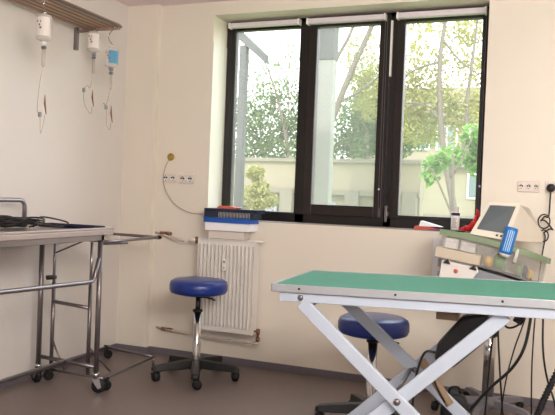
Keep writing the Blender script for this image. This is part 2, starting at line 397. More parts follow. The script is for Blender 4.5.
# poster low on the wall
t = empty('paper_notice', (-.66, 4.378, .73), label='white printed paper notice taped on the wall behind the green table', cat='notice')
MB().box(0, .235, -.002, 0, 0, .255).build('sheet', 'paper', t)
pr_ = MB()
for k in range(3): pr_.box(.03, .03+.10-.02*k, -.0032, -.002, .018+k*.009, .021+k*.009)
pr_.build('printed_text', 'ink', t)
pr_ = MB()
for k in range(5): pr_.box(.035+.006*k, .038+.006*k, -.0032, -.002, .07, .12+.01*(k%3))
pr_.build('printed_figure', 'ink', t)

# ------------------------------------------------------------------ left wall rack and infusion bottles
t = empty('slatted_wall_rack', (-2.92, 3.76, 2.28), label='brown slatted rack high on the left wall for hanging bottles', cat='rack')
RW = .275
for k in range(6):
    x = .012+k*(RW-.024)/5
    MB().box(x-.017, x+.017, -2.7, .0, -.012, .012).build('slat', 'slat', t, .003)
for y in (-.012, -.9, -1.8): MB().box(-.055, RW+.004, y-.012, y+.012, -.026, -.012).build('cross_bar', 'slat', t, .002)
for y in (-.03, -1.8):
    MB().box(-.06, -.035, y-.012, y+.012, -.15, .0).box(-.06, .12, y-.01, y+.01, -.034, -.026).build('bracket', 'steel_dk', t)
MB().tube([(RW, -2.7, -.004), (RW, .01, -.004)], .010, 8).build('edge_tube', 'steel_dk', t)

def infusion(loc, hook, H_, r, label, lab_m, clamp, needle, sway, capm, scale=1.):
    t = empty('infusion_bottle', loc, label=label, cat='infusion bottle', group='infusion bottles hanging from the wall rack')
    MB().lathe([(0,0), (r*.3,0), (r*.36,-.006), (r*.88,-.012), (r,-.022), (r,-H_+.018), (r*.9,-H_+.008), (r*.4,-H_), (0,-H_)], seg=24).build('bottle_body', 'bottle', t)
    lm = MB(); a0_, a1_ = (-75, 25) if lab_m == 'blue_label' else (-150, -10)
    va = [[lm.bm.verts.new((r*q*math.cos(R(a0_+(a1_-a0_)*k/12)), r*q*math.sin(R(a0_+(a1_-a0_)*k/12)), z)) for k in range(13)] for q, z in ((1.015,-.028), (1.015,-H_+.024), (1.04,-H_+.024), (1.04,-.028))]
    for i_ in range(4):
        for k in range(12): lm.bm.faces.new((va[i_][k], va[i_][k+1], va[(i_+1)%4][k+1], va[(i_+1)%4][k]))
    lo = lm.build('label', lab_m, t)
    mk = MB()
    for k, (dx, dz, w_) in enumerate(((-.012,.02,.006), (-.002,.0,.010), (.008,.018,.004), (.004,-.016,.012))):
        mk.box(dx, dx+w_, -r*1.06, -r*1.0, -H_/2+dz, -H_/2+dz+.011)
    mk.build('printed_mark', 'ink', lo)
    MB().tube(smooth_path(hook, 5), .003, 7).build('hook', 'chrome', t)
    MB().lathe([(r*.34,-H_), (r*.36,-H_-.018), (r*.2,-H_-.022), (0,-H_-.022)], seg=16).build('cap', capm, t)
    z = -H_-.03
    MB().box(-.012, .014, -.007, .007, z-.012, z+.004).build('spike', 'ink', t, .002)
    MB().lathe([(0,z-.01), (.010,z-.014), (.010,z-.10), (.003,z-.115), (0,z-.115)], seg=14).build('drip_chamber', 'tubing', t)
    pts = [(0,0,z-.11), (-.01+sway*.3,0,z-.2), (sway-.01,0.01,clamp[1]+.03), (clamp[0],0,clamp[1]), (clamp[0]+.015,-.01,clamp[1]-.09), (needle[0]-.02,0,min(clamp[1], needle[1])-.10), (needle[0]-.003,0,needle[1]-.1), (needle[0],0,needle[1]-.06)]
    MB().tube(smooth_path(pts, 8), .0022, 6).build('tube', 'tubing', t)
    MB().box(clamp[0]-.009, clamp[0]+.009, -.007, .007, clamp[1]-.014, clamp[1]+.014).build('roller_clamp', 'grey_panel', t, .003)
    MB().tube([(needle[0]-.012*sway*0,0,needle[1]+.05), (needle[0],0,needle[1]), (needle[0]+.012,0,needle[1]-.06)], .005, 8, rads=[.0015,.006,.0025]).build('needle_connector', 'amber', t)
    return t
infusion((-2.630, 3.03, 2.168), [(0,0,-.0), (.0,0,.015), (-.012,0,.05), (.004,0,.10), (-.008,-.01,.127), (-.02,0,.13)], .155, .042, 'clear infusion bottle nearest the camera, hanging from a long hook', 'label', (-.012,-.56), (.02,-.50), -.03, 'plastic')
infusion((-2.815, 3.72, 2.25), [(0,0,0), (.0,0,.005), (-.006,0,.010), (.004,-.0,.014), (0,0,.02)], .145, .041, 'infusion bottle with orange and white label hung close under the rack bracket', 'label', (-.07,-.39), (.0,-.44), -.04, 'grey_panel')
infusion((-2.668, 3.71, 2.132), [(0,0,0), (.0,0,.02), (-.024,0,.05), (-.022,0,.085), (.012,-.004,.12), (.006,-.006,.142)], .135, .042, 'infusion bottle with blue label hanging from the outermost hook', 'blue_label', (-.03,-.39), (.012,-.43), -.05, 'grey_panel')

# ------------------------------------------------------------------ castor helper
def caster(parent, loc, r=.04, h=.1, ang=0, wm='rubber', fm='steel_dk', w=.012, name='caster'):
    c = bpy.data.objects.new(name, None)
    m = MB().lathe([(r*.35,h), (r*.35,h*.82), (r*.55,h*.8), (r*.55,h*.76), (0,h*.76)], seg=16)
    T = Matrix.Rotation(ang, 4, 'Z')
    for s in (-1, 1):
        vs = [(-r*.5,h*.78), (r*.5,h*.78), (r*.75,r*.8), (r*.3,r*.6), (-r*.2,h*.55)]
        a = s*(w+.003); b = s*(w+.006)
        A = [m.bm.verts.new(T @ Vector((x, a, z))) for x, z in vs]; B = [m.bm.verts.new(T @ Vector((x, b, z))) for x, z in vs]
        m.bm.faces.new(A); m.bm.faces.new(B[::-1])
        for i in range(5): j = (i+1) % 5; m.bm.faces.new((A[j], A[i], B[i], B[j]))
    f = m.build(name, fm, parent); f.location = loc
    bpy.data.objects.remove(c)
    wl = MB().lathe([(0,-w), (r*.85,-w), (r,-w*.6), (r,w*.6), (r*.85,w), (0,w)], (0,0,0), 24, Matrix.Rotation(R(90), 3, 'X')).build('wheel', wm, f)
    wl.rotation_euler = (0, 0, ang); wl.location = (r*.4*math.cos(ang), r*.4*math.sin(ang), r)
    return f

# ------------------------------------------------------------------ large stainless trolley on the left
t = empty('stainless_trolley', (-2.64, 2.6, 0), label='large stainless steel wheeled trolley table along the left wall', cat='trolley')
def Tl(x, y, z): return (x+2.64, y-2.6, z)
def tb(pts, r, seg=12, rr=0): 
    p = [Tl(*q) for q in pts]
    return MB().tube(round_path(p, rr) if rr else p, r, seg)
x0, x1, y0, y1 = -2.868, -2.44, 1.75, 3.35
a = Tl(-2.915, 1.6, 0); b = Tl(-2.40, 3.42, 0)
MB().box(a[0], b[0], a[1], b[1], .938, .968).box(a[0], a[0]+.02, a[1], b[1], .968, .982).box(b[0]-.02, b[0], a[1], b[1], .968, .982).box(a[0], b[0], a[1], a[1]+.02, .968, .982).box(a[0], b[0], b[1]-.02, b[1], .968, .982).build('table_top', 'steel_top', t, .004)
a2 = Tl(x0-.015, y0-.015, 0); b2 = Tl(x1+.015, y1+.015, 0)
MB().box(a2[0], b2[0], a2[1], a2[1]+.03, .905, .938).box(a2[0], b2[0], b2[1]-.03, b2[1], .905, .938).box(a2[0], a2[0]+.03, a2[1], b2[1], .905, .938).box(b2[0]-.03, b2[0], a2[1], b2[1], .905, .938).build('under_frame', 'steel', t, .003)
for x in (x0, x1):
    for y in (y0, y1):
        tb([(x,y,.10), (x,y,.905)], .0155).build('leg', 'steel_dk', t)
        caster(t, Tl(x, y, 0), .042, .105, R(35 if x == x1 else 160), fm='steel', w=.014)
        tb([(x,y,.095), (x,y,.12)], .02).build('leg_socket', 'chrome', t)
for y in (y0, y1): tb([(x0,y,.166), (x1,y,.152)], .012).build('cross_bar', 'steel_dk', t)
tb([(-2.665,y1,.16), (-2.665,y0,.16)], .013).build('centre_rail', 'steel', t)
tb([(x1,y1-.01,.80), (x1,y1-.055,.665), (x1,y0+.10,.71), (x1,y0+.01,.80)], .0125, rr=.04).build('side_rail', 'steel', t)
tb([(-2.86,3.18,.975), (-2.86,3.18,1.125), (-2.86,1.9,1.125), (-2.86,1.9,.975)], .0135, rr=.05).build('guard_rail', 'steel', t)

# ------------------------------------------------------------------ adjustable instrument stand behind it
t = empty('instrument_stand', (-2.64, 3.7, 0), label='thin tubular instrument stand on wheels between trolley and room corner', cat='stand')
def Ts(x, y, z): return (x+2.64, y-3.7, z)
def ts(pts, r, seg=10, rr=0):
    p = [Ts(*q) for q in pts]; return MB().tube(round_path(p, rr) if rr else p, r, seg)
ts([(-2.86,3.42,.075), (-2.42,3.40,.075)], .009).build('base_tube', 'steel_dk', t)
ts([(-2.42,3.40,.075), (-2.46,4.02,.075)], .009).build('base_tube', 'steel_dk', t)
ts([(-2.46,4.02,.075), (-2.90,4.09,.075)], .010).build('base_tube', 'steel_dk', t)
ts([(-2.90,4.09,.075), (-2.86,3.42,.075)], .009).build('base_tube', 'steel_dk', t)
for x in (-2.82, -2.545):
    ts([(x,3.41,.075), (x,3.41,.62)], .012).build('post', 'steel_dk', t)
    ts([(x,3.41,.60), (x,3.41,.885)], .009).build('inner_post', 'steel', t)
ts([(-2.82,3.41,.50), (-2.545,3.41,.485)], .011).build('cross_bar', 'steel_dk', t)
ts([(-2.82,3.41,.27), (-2.72,3.41,.085)], .006).build('diagonal_brace', 'steel_dk', t)
ts([(-2.545,3.41,.25), (-2.46,3.52,.085)], .006).build('diagonal_brace', 'steel_dk', t)
ts([(-2.82,3.41,.80), (-2.60,3.42,.893)], .005).build('diagonal_brace', 'steel_dk', t)
ts([(-2.82,3.425,.65), (-2.842,3.37,.65)], .014, 14).build('lock_knob', 'black', t)
ts([(-2.86,3.44,.893), (-2.44,3.44,.893), (-2.46,4.03,.893)], .010, rr=.03).build('top_tube', 'steel', t)
ts([(-2.86,3.44,.893), (-2.90,4.08,.893), (-2.46,4.03,.893)], .010, rr=.02).build('top_tube', 'steel_dk', t)
ts([(-2.46,4.02,.893), (-2.46,4.048,.893)], .0135, 12).build('rubber_end', 'black', t)
ts([(-2.53,3.46,.872), (-2.42,3.60,.878)], .007).build('slide_rod', 'steel_dk', t)
for (x, y) in ((-2.86,3.42), (-2.42,3.41), (-2.88,4.07)):
    caster(t, Ts(x, y, 0), .03, .068, R(60), fm='black', w=.012)
ts([(-2.46,4.02,.004), (-2.46,4.02,.075)], .008).build('glide_foot', 'steel_dk', t)
ts([(-2.40,3.40,.075), (-2.39,3.40,.075)], .014).build('end_plug', 'black', t)
ts([(-2.885,4.09,.075), (-2.915,4.094,.075)], .015).build('end_plug', 'black', t)

# things on the trolley
rnd = random.Random(3)
pts = []
for k in range(90):
    a = k*.55; rr = .07+.035*math.sin(k*.37)
    pts.append((-2.66+rr*1.25*math.cos(a)+.02*math.sin(k*.21), 2.90+rr*1.5*math.sin(a), .985+.012+.0004*k+.016*abs(math.sin(k*.9))))
pts += [(-2.63,3.0,1.03), (-2.69,3.1,1.035), (-2.74,3.17,1.01), (-2.68,3.24,.99), (-2.60,3.2,.988), (-2.63,3.08,1.0), (-2.71,3.05,1.03)]
t = empty('black_cable_bundle', (0,0,-.008), label='tangled black cables heaped on the stainless trolley', cat='cable')
MB().tube(smooth_path(pts, 4), .0048, 7).build('cable', 'black', t)
lp = [(-2.66,3.03,.99), (-2.70,3.10,1.02), (-2.72,3.16,1.04), (-2.68,3.23,1.03), (-2.60,3.25,1.01), (-2.62,3.2,.99), (-2.72,3.16,1.0), (-2.69,3.0,1.03), (-2.64,2.9,1.02)]
MB().tube(smooth_path(lp, 7), .0048, 7).build('cable', 'black', t)
t = empty('hair_clipper', (-2.80, 3.02, .969), (0,0,R(80)), 'black electric device with small blue light among cables on the trolley', 'clipper')
MB().lathe([(0,-.09), (.022,-.088), (.03,-.05), (.024,.02), (.028,.08), (.02,.09), (0,.09)], (0,0,.03), 20, Matrix.Rotation(R(90), 3, 'Y')).build('clipper_body', 'black', t)
MB().box(.088, .11, -.02, .02, .022, .038).build('blade', 'chrome', t, .002)
MB().box(.02, .05, -.012, .012, .05, .062).build('switch', 'bluefold', t, .003)
t = empty('flat_metal_tray', (-2.64, 3.335, .969), (0,0,R(1)), 'flat dark blue tray lying at the far end of the trolley', 'tray')
MB().box(-.19, .19, -.055, .055, 0, .005).build('tray_floor', 'grey_panel', t)
MB().box(-.195, .195, .05, .057, 0, .02).box(-.195, .195, -.057, -.05, 0, .017).box(-.197, -.19, -.057, .057, 0, .02).box(.19, .197, -.057, .057, 0, .017).build('tray_rim', 'navy', t, .002)

# ------------------------------------------------------------------ stools
def make_stool(loc, a0, label, zs=.0, seat_r=.189, ct=.436):
    t = empty('wheeled_stool', loc, label=label, cat='stool', group='blue round stools on wheels')
    s = MB().lathe([(0,.555+zs), (seat_r*.86,.555+zs), (seat_r*.96,.562+zs), (seat_r,.580+zs), (seat_r,.612+zs), (seat_r*.965,.632+zs), (seat_r*.86,.644+zs), (seat_r*.5,.65+zs), (0,.652+zs)], seg=48)
    s.build('seat', 'vinyl', t)
    MB().box(-.08, .08, -.06, .06, .535+zs, .556+zs).build('seat_plate', 'black', t, .004)
    MB().tube([(.03,-.02,.540+zs), (.12,-.05,.535+zs), (.15,-.055,.528+zs)], .006, 8).build('lever', 'black', t)
    MB().lathe([(.016,.42), (.016,.54+zs)], seg=20).build('gas_piston', 'black', t)
    MB().lathe([(.034,ct), (.034,ct+.01), (.02,ct+.016), (.02,ct)], seg=20).build('collar', 'black', t)
    MB().lathe([(.03,.075), (.028,.1), (.0265,.12), (.0265,ct), (0,ct+.002)], seg=28).build('column', 'chrome', t)
    MB().lathe([(.0,.055), (.045,.06), (.05,.09), (.04,.12), (.028,.125)], seg=24).build('hub', 'black', t)
    for k in range(5):
        an = R(a0+72*k); T = Matrix.Rotation(an, 4, 'Z')
        m = MB(); prof = [(.03,.122,.070,.032), (.10,.118,.066,.031), (.20,.106,.064,.028), (.27,.096,.062,.027), (.292,.086,.064,.018)]
        rings = []
        for (x, zt, zb, w) in prof:
            rings.append([m.bm.verts.new(T @ Vector(p)) for p in ((x,-w,zb), (x,-w*.75,zt), (x,w*.75,zt), (x,w,zb))])
        for p, q in zip(rings, rings[1:]):
            for i in range(4): j = (i+1) % 4; m.bm.faces.new((p[i], p[j], q[j], q[i]))
        m.bm.faces.new(rings[0]); m.bm.faces.new(rings[-1][::-1])
        m.build('base_arm', 'black', t, .004)
        caster(t, (.268*math.cos(an), .268*math.sin(an), 0), .029, .07, an+R(100), fm='black', w=.02)
    return t
make_stool((-2.088, 3.935, 0), -62, 'blue round wheeled stool standing in front of the radiator', .0)
make_stool((-.83, 3.55, 0), -165, 'blue round wheeled stool half hidden behind the green table legs', -.06, ct=.45)

# ------------------------------------------------------------------ green grooming table
TT = empty('examination_table', (-.989, 2.461, .86), (0, -R(1.2), R(3)), 'long green topped table on crossing pale steel legs in front', 'table')
TL, TD = 1.22, .594
MB().box(.008, TL-.008, .008, TD-.008, -.012, 0).build('top_mat', 'mat', TT, .002)
MB().box(0, TL, 0, .008, -.028, .002).box(0, TL, TD-.008, TD, -.028, .002).box(0, .008, 0, TD, -.028, .002).box(TL-.008, TL, 0, TD, -.028, .002).build('metal_edging', 'alu', TT, .0015)
MB().box(.01, TL-.01, .01, TD-.01, -.03, -.0125).build('under_board', 'beige_strut', TT)
for x in (.115, .485, .86): MB().lathe([(.005,0), (.004,.002), (0,.002)], (x, 0, -.0125), 10, Matrix.Rotation(R(90), 3, 'X')).build('edge_screw', 'black', TT)
for y in (.012, TD-.045): MB().box(.03, TL-.03, y, y+.033, -.066, -.030).build('long_rail', 'bluewhite', TT, .003)
for x in (.03, TL-.063): MB().box(x, x+.033, .045, TD-.045, -.064, -.030).build('short_rail', 'bluewhite', TT, .003)
def bar(p, q, w, y0, y1, name='leg', m='bluewhite'):
    p, q = Vector(p), Vector(q); d = (q-p).normalized(); s = Vector((-d.y, d.x))*w/2
    return MB().prism([tuple(p-s), tuple(q-s), tuple(q+s), tuple(p+s)], y0, y1).build(name, m, TT, .004)
zb = -.79
px_, pz_ = .497, -.410
for (ya, yb_, yc, yd, yr) in ((.012,.036,.038,.062,-1), (TD-.062,TD-.038,TD-.036,TD-.012,1)):
    # falling leg (upper left to lower right), rising leg behind it
    f1 = ((.120 if yr < 0 else .106), -.066); s1 = (pz_-f1[1])/(px_-f1[0]); e1 = (px_+(zb-pz_)/s1, zb)
    f2 = (.872, -.066); s2 = (pz_-f2[1])/(px_-f2[0]); e2 = (px_+(zb-pz_)/s2, zb)
    if yr < 0: bar(f1, e1, .052, ya, yb_); bar(f2, e2, .052, yc, yd)
    else: bar(f1, e1, .052, ya, yb_); bar(f2, e2, .052, yc, yd)
    yy = ya-.006
    MB().lathe([(.013,0), (.013,.004), (.009,.008), (0,.009)], (px_, ya, pz_), 16, Matrix.Rotation(R(90), 3, 'X')).build('pivot_bolt', 'steel_dk', TT)
MB().lathe([(.011,0), (.011,.004), (.007,.007), (0,.008)], (.118, .012, -.048), 16, Matrix.Rotation(R(90), 3, 'X')).build('rail_bolt', 'steel_dk', TT)
MB().tube([(px_-.02,.062,pz_), (px_-.02,TD-.062,pz_)], .009, 10).build('cross_tube', 'steel_dk', TT)
MB().tube([(.15,.036,-.075), (.15,TD-.036,-.075)], .010, 10).build('cross_tube', 'steel_dk', TT)
MB().tube([(.84,.062,-.075), (.84,TD-.062,-.075)], .010, 10).build('cross_tube', 'steel_dk', TT)
for y in (.012, TD-.062): MB().box(.02, TL-.12, y, y+.05, zb-.03, zb).build('foot_rail', 'bluewhite', TT, .004)
for x in (.05, TL-.15):
    MB().box(x-.02, x+.02, .06, TD-.062, zb-.028, zb-.002).build('foot_cross_rail', 'bluewhite', TT, .003)
    for y in (.037, TD-.037): MB().lathe([(.02, zb-.03), (.022, -.858-.021*x), (0, -.858-.021*x)], (x, y, 0), 16).build('rubber_foot', 'rubber', TT)
# actuator hung under the top, behind the front legs (world points turned into table space)
Tinv = (Matrix.Translation(TT.location) @ TT.rotation_euler.to_matrix().to_4x4()).inverted()
def loc_(p): return Tinv @ Vector(p)
mm = MB().prism([(-.379,.650), (-.293,.758), (-.19,.79), (-.18,.70), (-.205,.668), (-.316,.556), (-.36,.555), (-.388,.585)], 2.72, 2.82)
for v in mm.bm.verts: v.co = Tinv @ v.co
mm.build('lifting_motor', 'black', TT, .012)
mm = MB().box(-.41, -.32, 2.88, 2.95, .718, .775)
for v in mm.bm.verts: v.co = Tinv @ v.co
mm.build('cable_bracket', 'beige_strut', TT)
mm = MB().tube([(-.47,2.93,.53), (-.345,2.93,.355)], .018, 10)
for v in mm.bm.verts: v.co = Tinv @ v.co
mm.build('support_strut', 'beige_strut', TT)
mm = MB().tube(smooth_path([(-.38,2.77,.60), (-.43,2.76,.60), (-.458,2.76,.519), (-.468,2.76,.436), (-.474,2.78,.30), (-.45,2.85,.1)], 6), .005, 8).tube(smooth_path([(-.37,2.77,.59), (-.40,2.77,.54), (-.388,2.78,.476), (-.35,2.8,.40)], 6), .004, 8)
for v in mm.bm.verts: v.co = Tinv @ v.co
mm.build('motor_cable', 'black', TT)

# black padded case on the floor behind the legs
t = empty('black_case', (-.365, 3.22, 0), (0,0,R(8)), 'black padded case standing on the floor behind the table legs', 'case')
MB().prism([(-.06,0), (.085,0), (.08,.22), (.06,.31), (.03,.335), (-.02,.33), (-.055,.26)], -.05, .05).build('case_body', 'rubber', t, .02)
MB().tube(smooth_path([(-.02,-.0,.32), (-.015,-.02,.355), (.02,-.02,.36), (.03,-.0,.325)], 6), .006, 8).build('handle', 'black', t)

# ------------------------------------------------------------------ cables behind the table
def cable(pts, r, label, name='hanging_cable', m='black', group='black cables hanging behind the table'):
    tag(MB().tube(smooth_path(pts, 8), r, 8).build(name, m), label, 'cable', group)
cable([(-.02,3.78,.80), (-.045,3.6,.70), (-.07,3.5,.532), (-.125,3.5,.413), (-.223,3.5,.301), (-.313,3.5,.179), (-.381,3.48,.05), (-.43,3.46,.008)], .0075, 'thickest black cable sweeping diagonally to the floor behind the table')
cable([(.0,3.82,.80), (.005,3.65,.665), (.012,3.6,.498), (.036,3.6,.362), (.081,3.6,.22), (.10,3.62,.01)], .005, 'black cable hanging nearest the right picture edge')
cable([(-.24,3.86,.73), (-.236,3.8,.579), (-.251,3.8,.32), (-.262,3.8,.07), (-.262,3.8,.006)], .005, 'straight black cable hanging just right of the chrome column')
cable([(-.21,3.86,.73), (-.216,3.8,.581), (-.194,3.8,.301), (-.170,3.8,.08), (-.165,3.78,.006)], .005, 'black cable bowing slightly right of the straight one')
cable([(-.05,3.85,.79), (-.06,3.5,.72), (-.085,3.42,.63), (-.116,3.4,.522), (-.149,3.4,.351), (-.17,3.45,.1), (-.17,3.5,.006)], .0035, 'thin black cable hanging beside the diagonal thick cable')
t = empty('connector_cable', (-.09, 3.1, .70), label='short black cable loop with angular connector under the table edge', cat='cable', group='black cables hanging behind the table')
MB().tube(smooth_path([(-.075,.02,.0), (-.045,0,-.025), (-.005,0,-.01), (.02,0,.03), (.03,.4,.14), (.03,.7,.12)], 6), .0045, 8).build('cable', 'black', t)
MB().box(-.028, .012, -.012, .012, -.005, .035, Matrix.Rotation(R(28), 4, 'Y')).build('connector', 'black', t, .004)
hp = smooth_path([(-.12,3.3,.02), (-.06,3.3,.13), (-.01,3.3,.235), (.032,3.3,.355), (.085,3.32,.484), (.15,3.4,.62)], 26)
rads = [.016 if i % 3 else .0115 for i in range(len(hp))]
tag(MB().tube(hp, .015, 12, rads=rads).build('corrugated_hose', 'rubber'), 'black ribbed hose rising at the lower right corner', 'hose')

# ------------------------------------------------------------------ ultrasound unit
US = empty('ultrasound_cart', (-.27, 4.06, 0), label='beige ultrasound cart with green edged deck behind the green table', cat='ultrasound cart')
def UE(mb): return mb
MB().lathe([(.033,.10), (.033,.56), (0,.56)], seg=28).build('column', 'chrome', US)
MB().lathe([(.04,.455), (.045,.465), (.045,.60), (.036,.62), (.036,.76), (0,.76)], seg=24).build('column_sleeve', 'black', US)
MB().lathe([(0,.05), (.055,.052), (.06,.08), (.045,.11), (.034,.115)], seg=24).build('hub', 'greybase', US)
for k in range(5):
    an = R(-170+72*k); T = Matrix.Rotation(an, 4, 'Z'); m = MB(); rings = []
    ln = 1.0 if k not in (2, 3) else .86
    for (x, zt, zb_, w) in [(.04,.10,.055,.028), (.15,.098,.06,.026), (.25,.09,.062,.022), (.29,.08,.06,.02), (.31,.065,.05,.012)]:
        x *= ln
        rings.append([m.bm.verts.new(T @ Vector(p)) for p in ((x,-w,zb_), (x,-w*.7,zt), (x,w*.7,zt), (x,w,zb_))])
    for p, q in zip(rings, rings[1:]):
        for i in range(4): j = (i+1) % 4; m.bm.faces.new((p[i], p[j], q[j], q[i]))
    m.bm.faces.new(rings[0]); m.bm.faces.new(rings[-1][::-1])
    m.build('base_arm', 'greybase', US, .004)
    caster(US, (.285*ln*math.cos(an), .285*ln*math.sin(an), 0), .026, .062, an+R(60), fm='black', w=.015)
# tilted deck: one child frame; everything on it is drawn in the deck's own plane
TILT = Matrix.Translation((-.547+.27, 3.9-4.06, 1.055)) @ Matrix.Rotation(R(6), 4, 'Y') @ Matrix.Rotation(R(-3.2), 4, 'X')
def tilt(mb, name, m, parent=None, bevel=0, **k):
    for v in mb.bm.verts:
        v.co.z -= .2*max(0, v.co.x)**2; v.co = TILT @ v.co
    return mb.build(name, m, parent or US, bevel, **k)
# outline of the deck (local x, y): curved at the right front corner
deck = [(0,.0), (.20,-.015), (.36,-.02), (.47,-.0), (.545,.05), (.575,.12), (.575,.30), (.54,.34), (.02,.34), (0,.32)]
tilt(MB().prism(deck, -.016, -.006, 'z'), 'deck_top', 'beige')
rim = MB(); n = len(deck)
ring = smooth_path(deck+[deck[0]], 4)[:-1]
rp = [(p.x, p.y) for p in [Vector((q[0], q[1], 0)) for q in ring]]
cxy = (.29, .16)
out = [(p[0]+(p[0]-cxy[0])*.02, p[1]+(p[1]-cxy[1])*.04) for p in rp]; inn = [(p[0]-(p[0]-cxy[0])*.03, p[1]-(p[1]-cxy[1])*.06) for p in rp]
def band(mb, out, inn, z0, z1):
    k = len(out)
    A = [mb.bm.verts.new((*p, z0)) for p in out]; B = [mb.bm.verts.new((*p, z1)) for p in out]
    C = [mb.bm.verts.new((*p, z0)) for p in inn]; D = [mb.bm.verts.new((*p, z1)) for p in inn]
    for i in range(k):
        j = (i+1) % k
        for f in ((A[i],A[j],B[j],B[i]), (B[i],B[j],D[j],D[i]), (C[j],C[i],D[i],D[j]), (A[j],A[i],C[i],C[j])): mb.bm.faces.new(f)
    return mb
tilt(band(rim, out, inn, -.030, .002), 'green_rim', 'green_rim', bevel=.003)
inn2 = [(p[0]-(p[0]-cxy[0])*.05, p[1]-(p[1]-cxy[1])*.08) for p in rp]; inn3 = [(p[0]-(p[0]-cxy[0])*.07, p[1]-(p[1]-cxy[1])*.11) for p in rp]
tilt(band(MB(), inn2, inn3, -.15, -.03), 'clear_side_wall', 'clear')
tilt(MB().prism([(.01,.0), (.19,-.01), (.36,-.012), (.46,.008), (.53,.06), (.55,.12), (.55,.31), (0,.33)], -.158, -.148, 'z'), 'tray_floor', 'ink')
tilt(MB().box(-.012, .235, -.032, .14, -.156, -.098), 'front_drawer', 'beige2', bevel=.006)
for (x0_, x1_, mm_) in ((.03,.105,'bin'), (.115,.20,'bin'), (.21,.30,'clear')):
    tilt(MB().box(x0_, x1_, .012, .09, -.096, -.04).box(x0_+.004, x1_-.004, .008, .014, -.06, -.045), 'storage_bin', mm_, bevel=.005)
for (x, zr, rr_, hh_, mm_) in ((.275,0,.024,.055,'yellow'), (.335,0,.032,.085,'green'), (.435,.02,.018,.065,'green'), (.47,.03,.013,.065,'navy'), (.50,.05,.016,.055,'yellow')):
    tilt(MB().lathe([(0,0), (rr_,0), (rr_,hh_*.8), (rr_*.5,hh_), (0,hh_)], (x, .03+zr, -.146), 16), 'vial', mm_)
for x in (.06, .205): tilt(MB().prism([(x-.022,-.184), (x+.022,-.184), (x+.002,-.158)], -.022, -.006), 'tray_clip', 'black')
# keyboard pod and white front flap under the tray
tilt(MB().prism([(.20,-.175), (.52,-.166), (.50,-.20), (.24,-.27), (.19,-.26)], .0, .25), 'keyboard_pod', 'grey_panel', bevel=.008)
fp = tilt(MB().prism([(.03,-.168), (.225,-.166), (.235,-.19), (.18,-.29), (.03,-.29)], -.012, -.002), 'front_flap', 'white', bevel=.004)
tilt(MB().lathe([(.012,0), (.012,.002), (0,.002)], (.115, -.012, -.215), 20, Matrix.Rotation(R(90), 3, 'X')), 'red_emblem', 'redp', fp)
tilt(MB().box(.24, .30, .05, .11, -.42, -.2), 'deck_support', 'beige2', bevel=.01)
MB().box(-.03, .06, -.05, .05, .70, .86).build('tilt_head', 'beige2', US, .01)
# monitor
mo = empty('ultrasound_monitor', (-.29, 4.02, 1.032), label='beige tilted monitor with dark glassy screen on the cart', cat='monitor')
A_ = Matrix.Identity(4)
front = [Vector(p) for p in ((-.10,-.12,.004), (.09,-.12,-.02), (.155,-.07,.183), (-.012,-.07,.184))]   # BL BR TR TL
back = [Vector(p) for p in ((.06,.22,.0), (.28,.15,-.035), (.265,.12,.03), (.18,.12,.165), (.03,.16,.165))]
def poly_solid(name, faces, m, parent, bevel=.006):
    mb = MB(); 
    for f in faces: mb.bm.faces.new([mb.bm.verts.new(p) for p in f])
    bmesh.ops.remove_doubles(mb.bm, verts=mb.bm.verts, dist=.0005)
    return mb.build(name, m, parent, bevel)
BL, BR, TR_, TLf = front
rBL, rBR, rM, rTR, rTL = back
s1_ = Vector((.195,-.045,.165))   # shoulder
poly_solid('monitor_housing', [(BL,BR,TR_,TLf), (BR,rBR,rM,rTR,s1_,TR_), (TLf,TR_,s1_,rTR,rTL), (BL,TLf,rTL,rBL), (rBL,rTL,rTR,rM,rBR), (BL,rBL,rBR,BR)], 'beige', mo)
nrm = (BR-BL).cross(TLf-BL).normalized()
def on(u, v, o=.002):
    p = (BL*(1-u)+BR*u)*(1-v)+(TLf*(1-u)+TR_*u)*v
    return p + nrm*o
def quad(u0, u1, v0, v1, o, name, m, par, th=.003):
    mb = MB(); A = [mb.bm.verts.new(on(u, v, o)) for u, v in ((u0,v0),(u1,v0),(u1,v1),(u0,v1))]; B = [mb.bm.verts.new(on(u, v, o-th)) for u, v in ((u0,v0),(u1,v0),(u1,v1),(u0,v1))]
    mb.bm.faces.new(A); mb.bm.faces.new(B[::-1])
    for i in range(4): j = (i+1) % 4; mb.bm.faces.new((A[j],A[i],B[i],B[j]))
    return mb.build(name, m, par)
for (u0,u1,v0,v1) in ((0,1,0,.17), (0,1,.91,1), (0,.10,.17,.91), (.90,1,.17,.91)): quad(u0,u1,v0,v1,.010,'bezel','beige',mo,.012)
quad(.10,.90,.17,.91,.004,'screen','screen',mo)
for u in (.72, .84): quad(u-.03,u+.03,.06,.11,.014,'control_knob','black',mo,.006)
# blue sleeve bottle in the cart's holder
bt = empty('blue_spray_bottle', (-.205, 3.868, .925), (0, R(13), 0), 'blue striped bottle standing tilted at the front of the ultrasound cart', 'bottle')
MB().lathe([(.0,0), (.022,.001), (.028,.012), (.033,.02)], seg=24).build('white_collar', 'plastic', bt)
MB().lathe([(.033,.02), (.034,.03), (.034,.155), (.030,.165), (0,.167)], seg=24).build('blue_sleeve', 'blue_bottle', bt)
st = MB()
for a in (-110, -92, -74, -58): st.box(-.0022, .0022, -.0348, -.033, .035, .15, Matrix.Rotation(R(a+90), 4, 'Z'))
st.build('pale_stripes', 'stripe', bt)
tag(MB().tube([(-.150,3.87,.90), (-.138,3.87,.955), (-.133,3.87,.97)], .009, 10, rads=[.01,.009,.004]).build('clear_syringe', 'plastic'), 'thin white syringe beside the blue bottle on the cart', 'syringe')

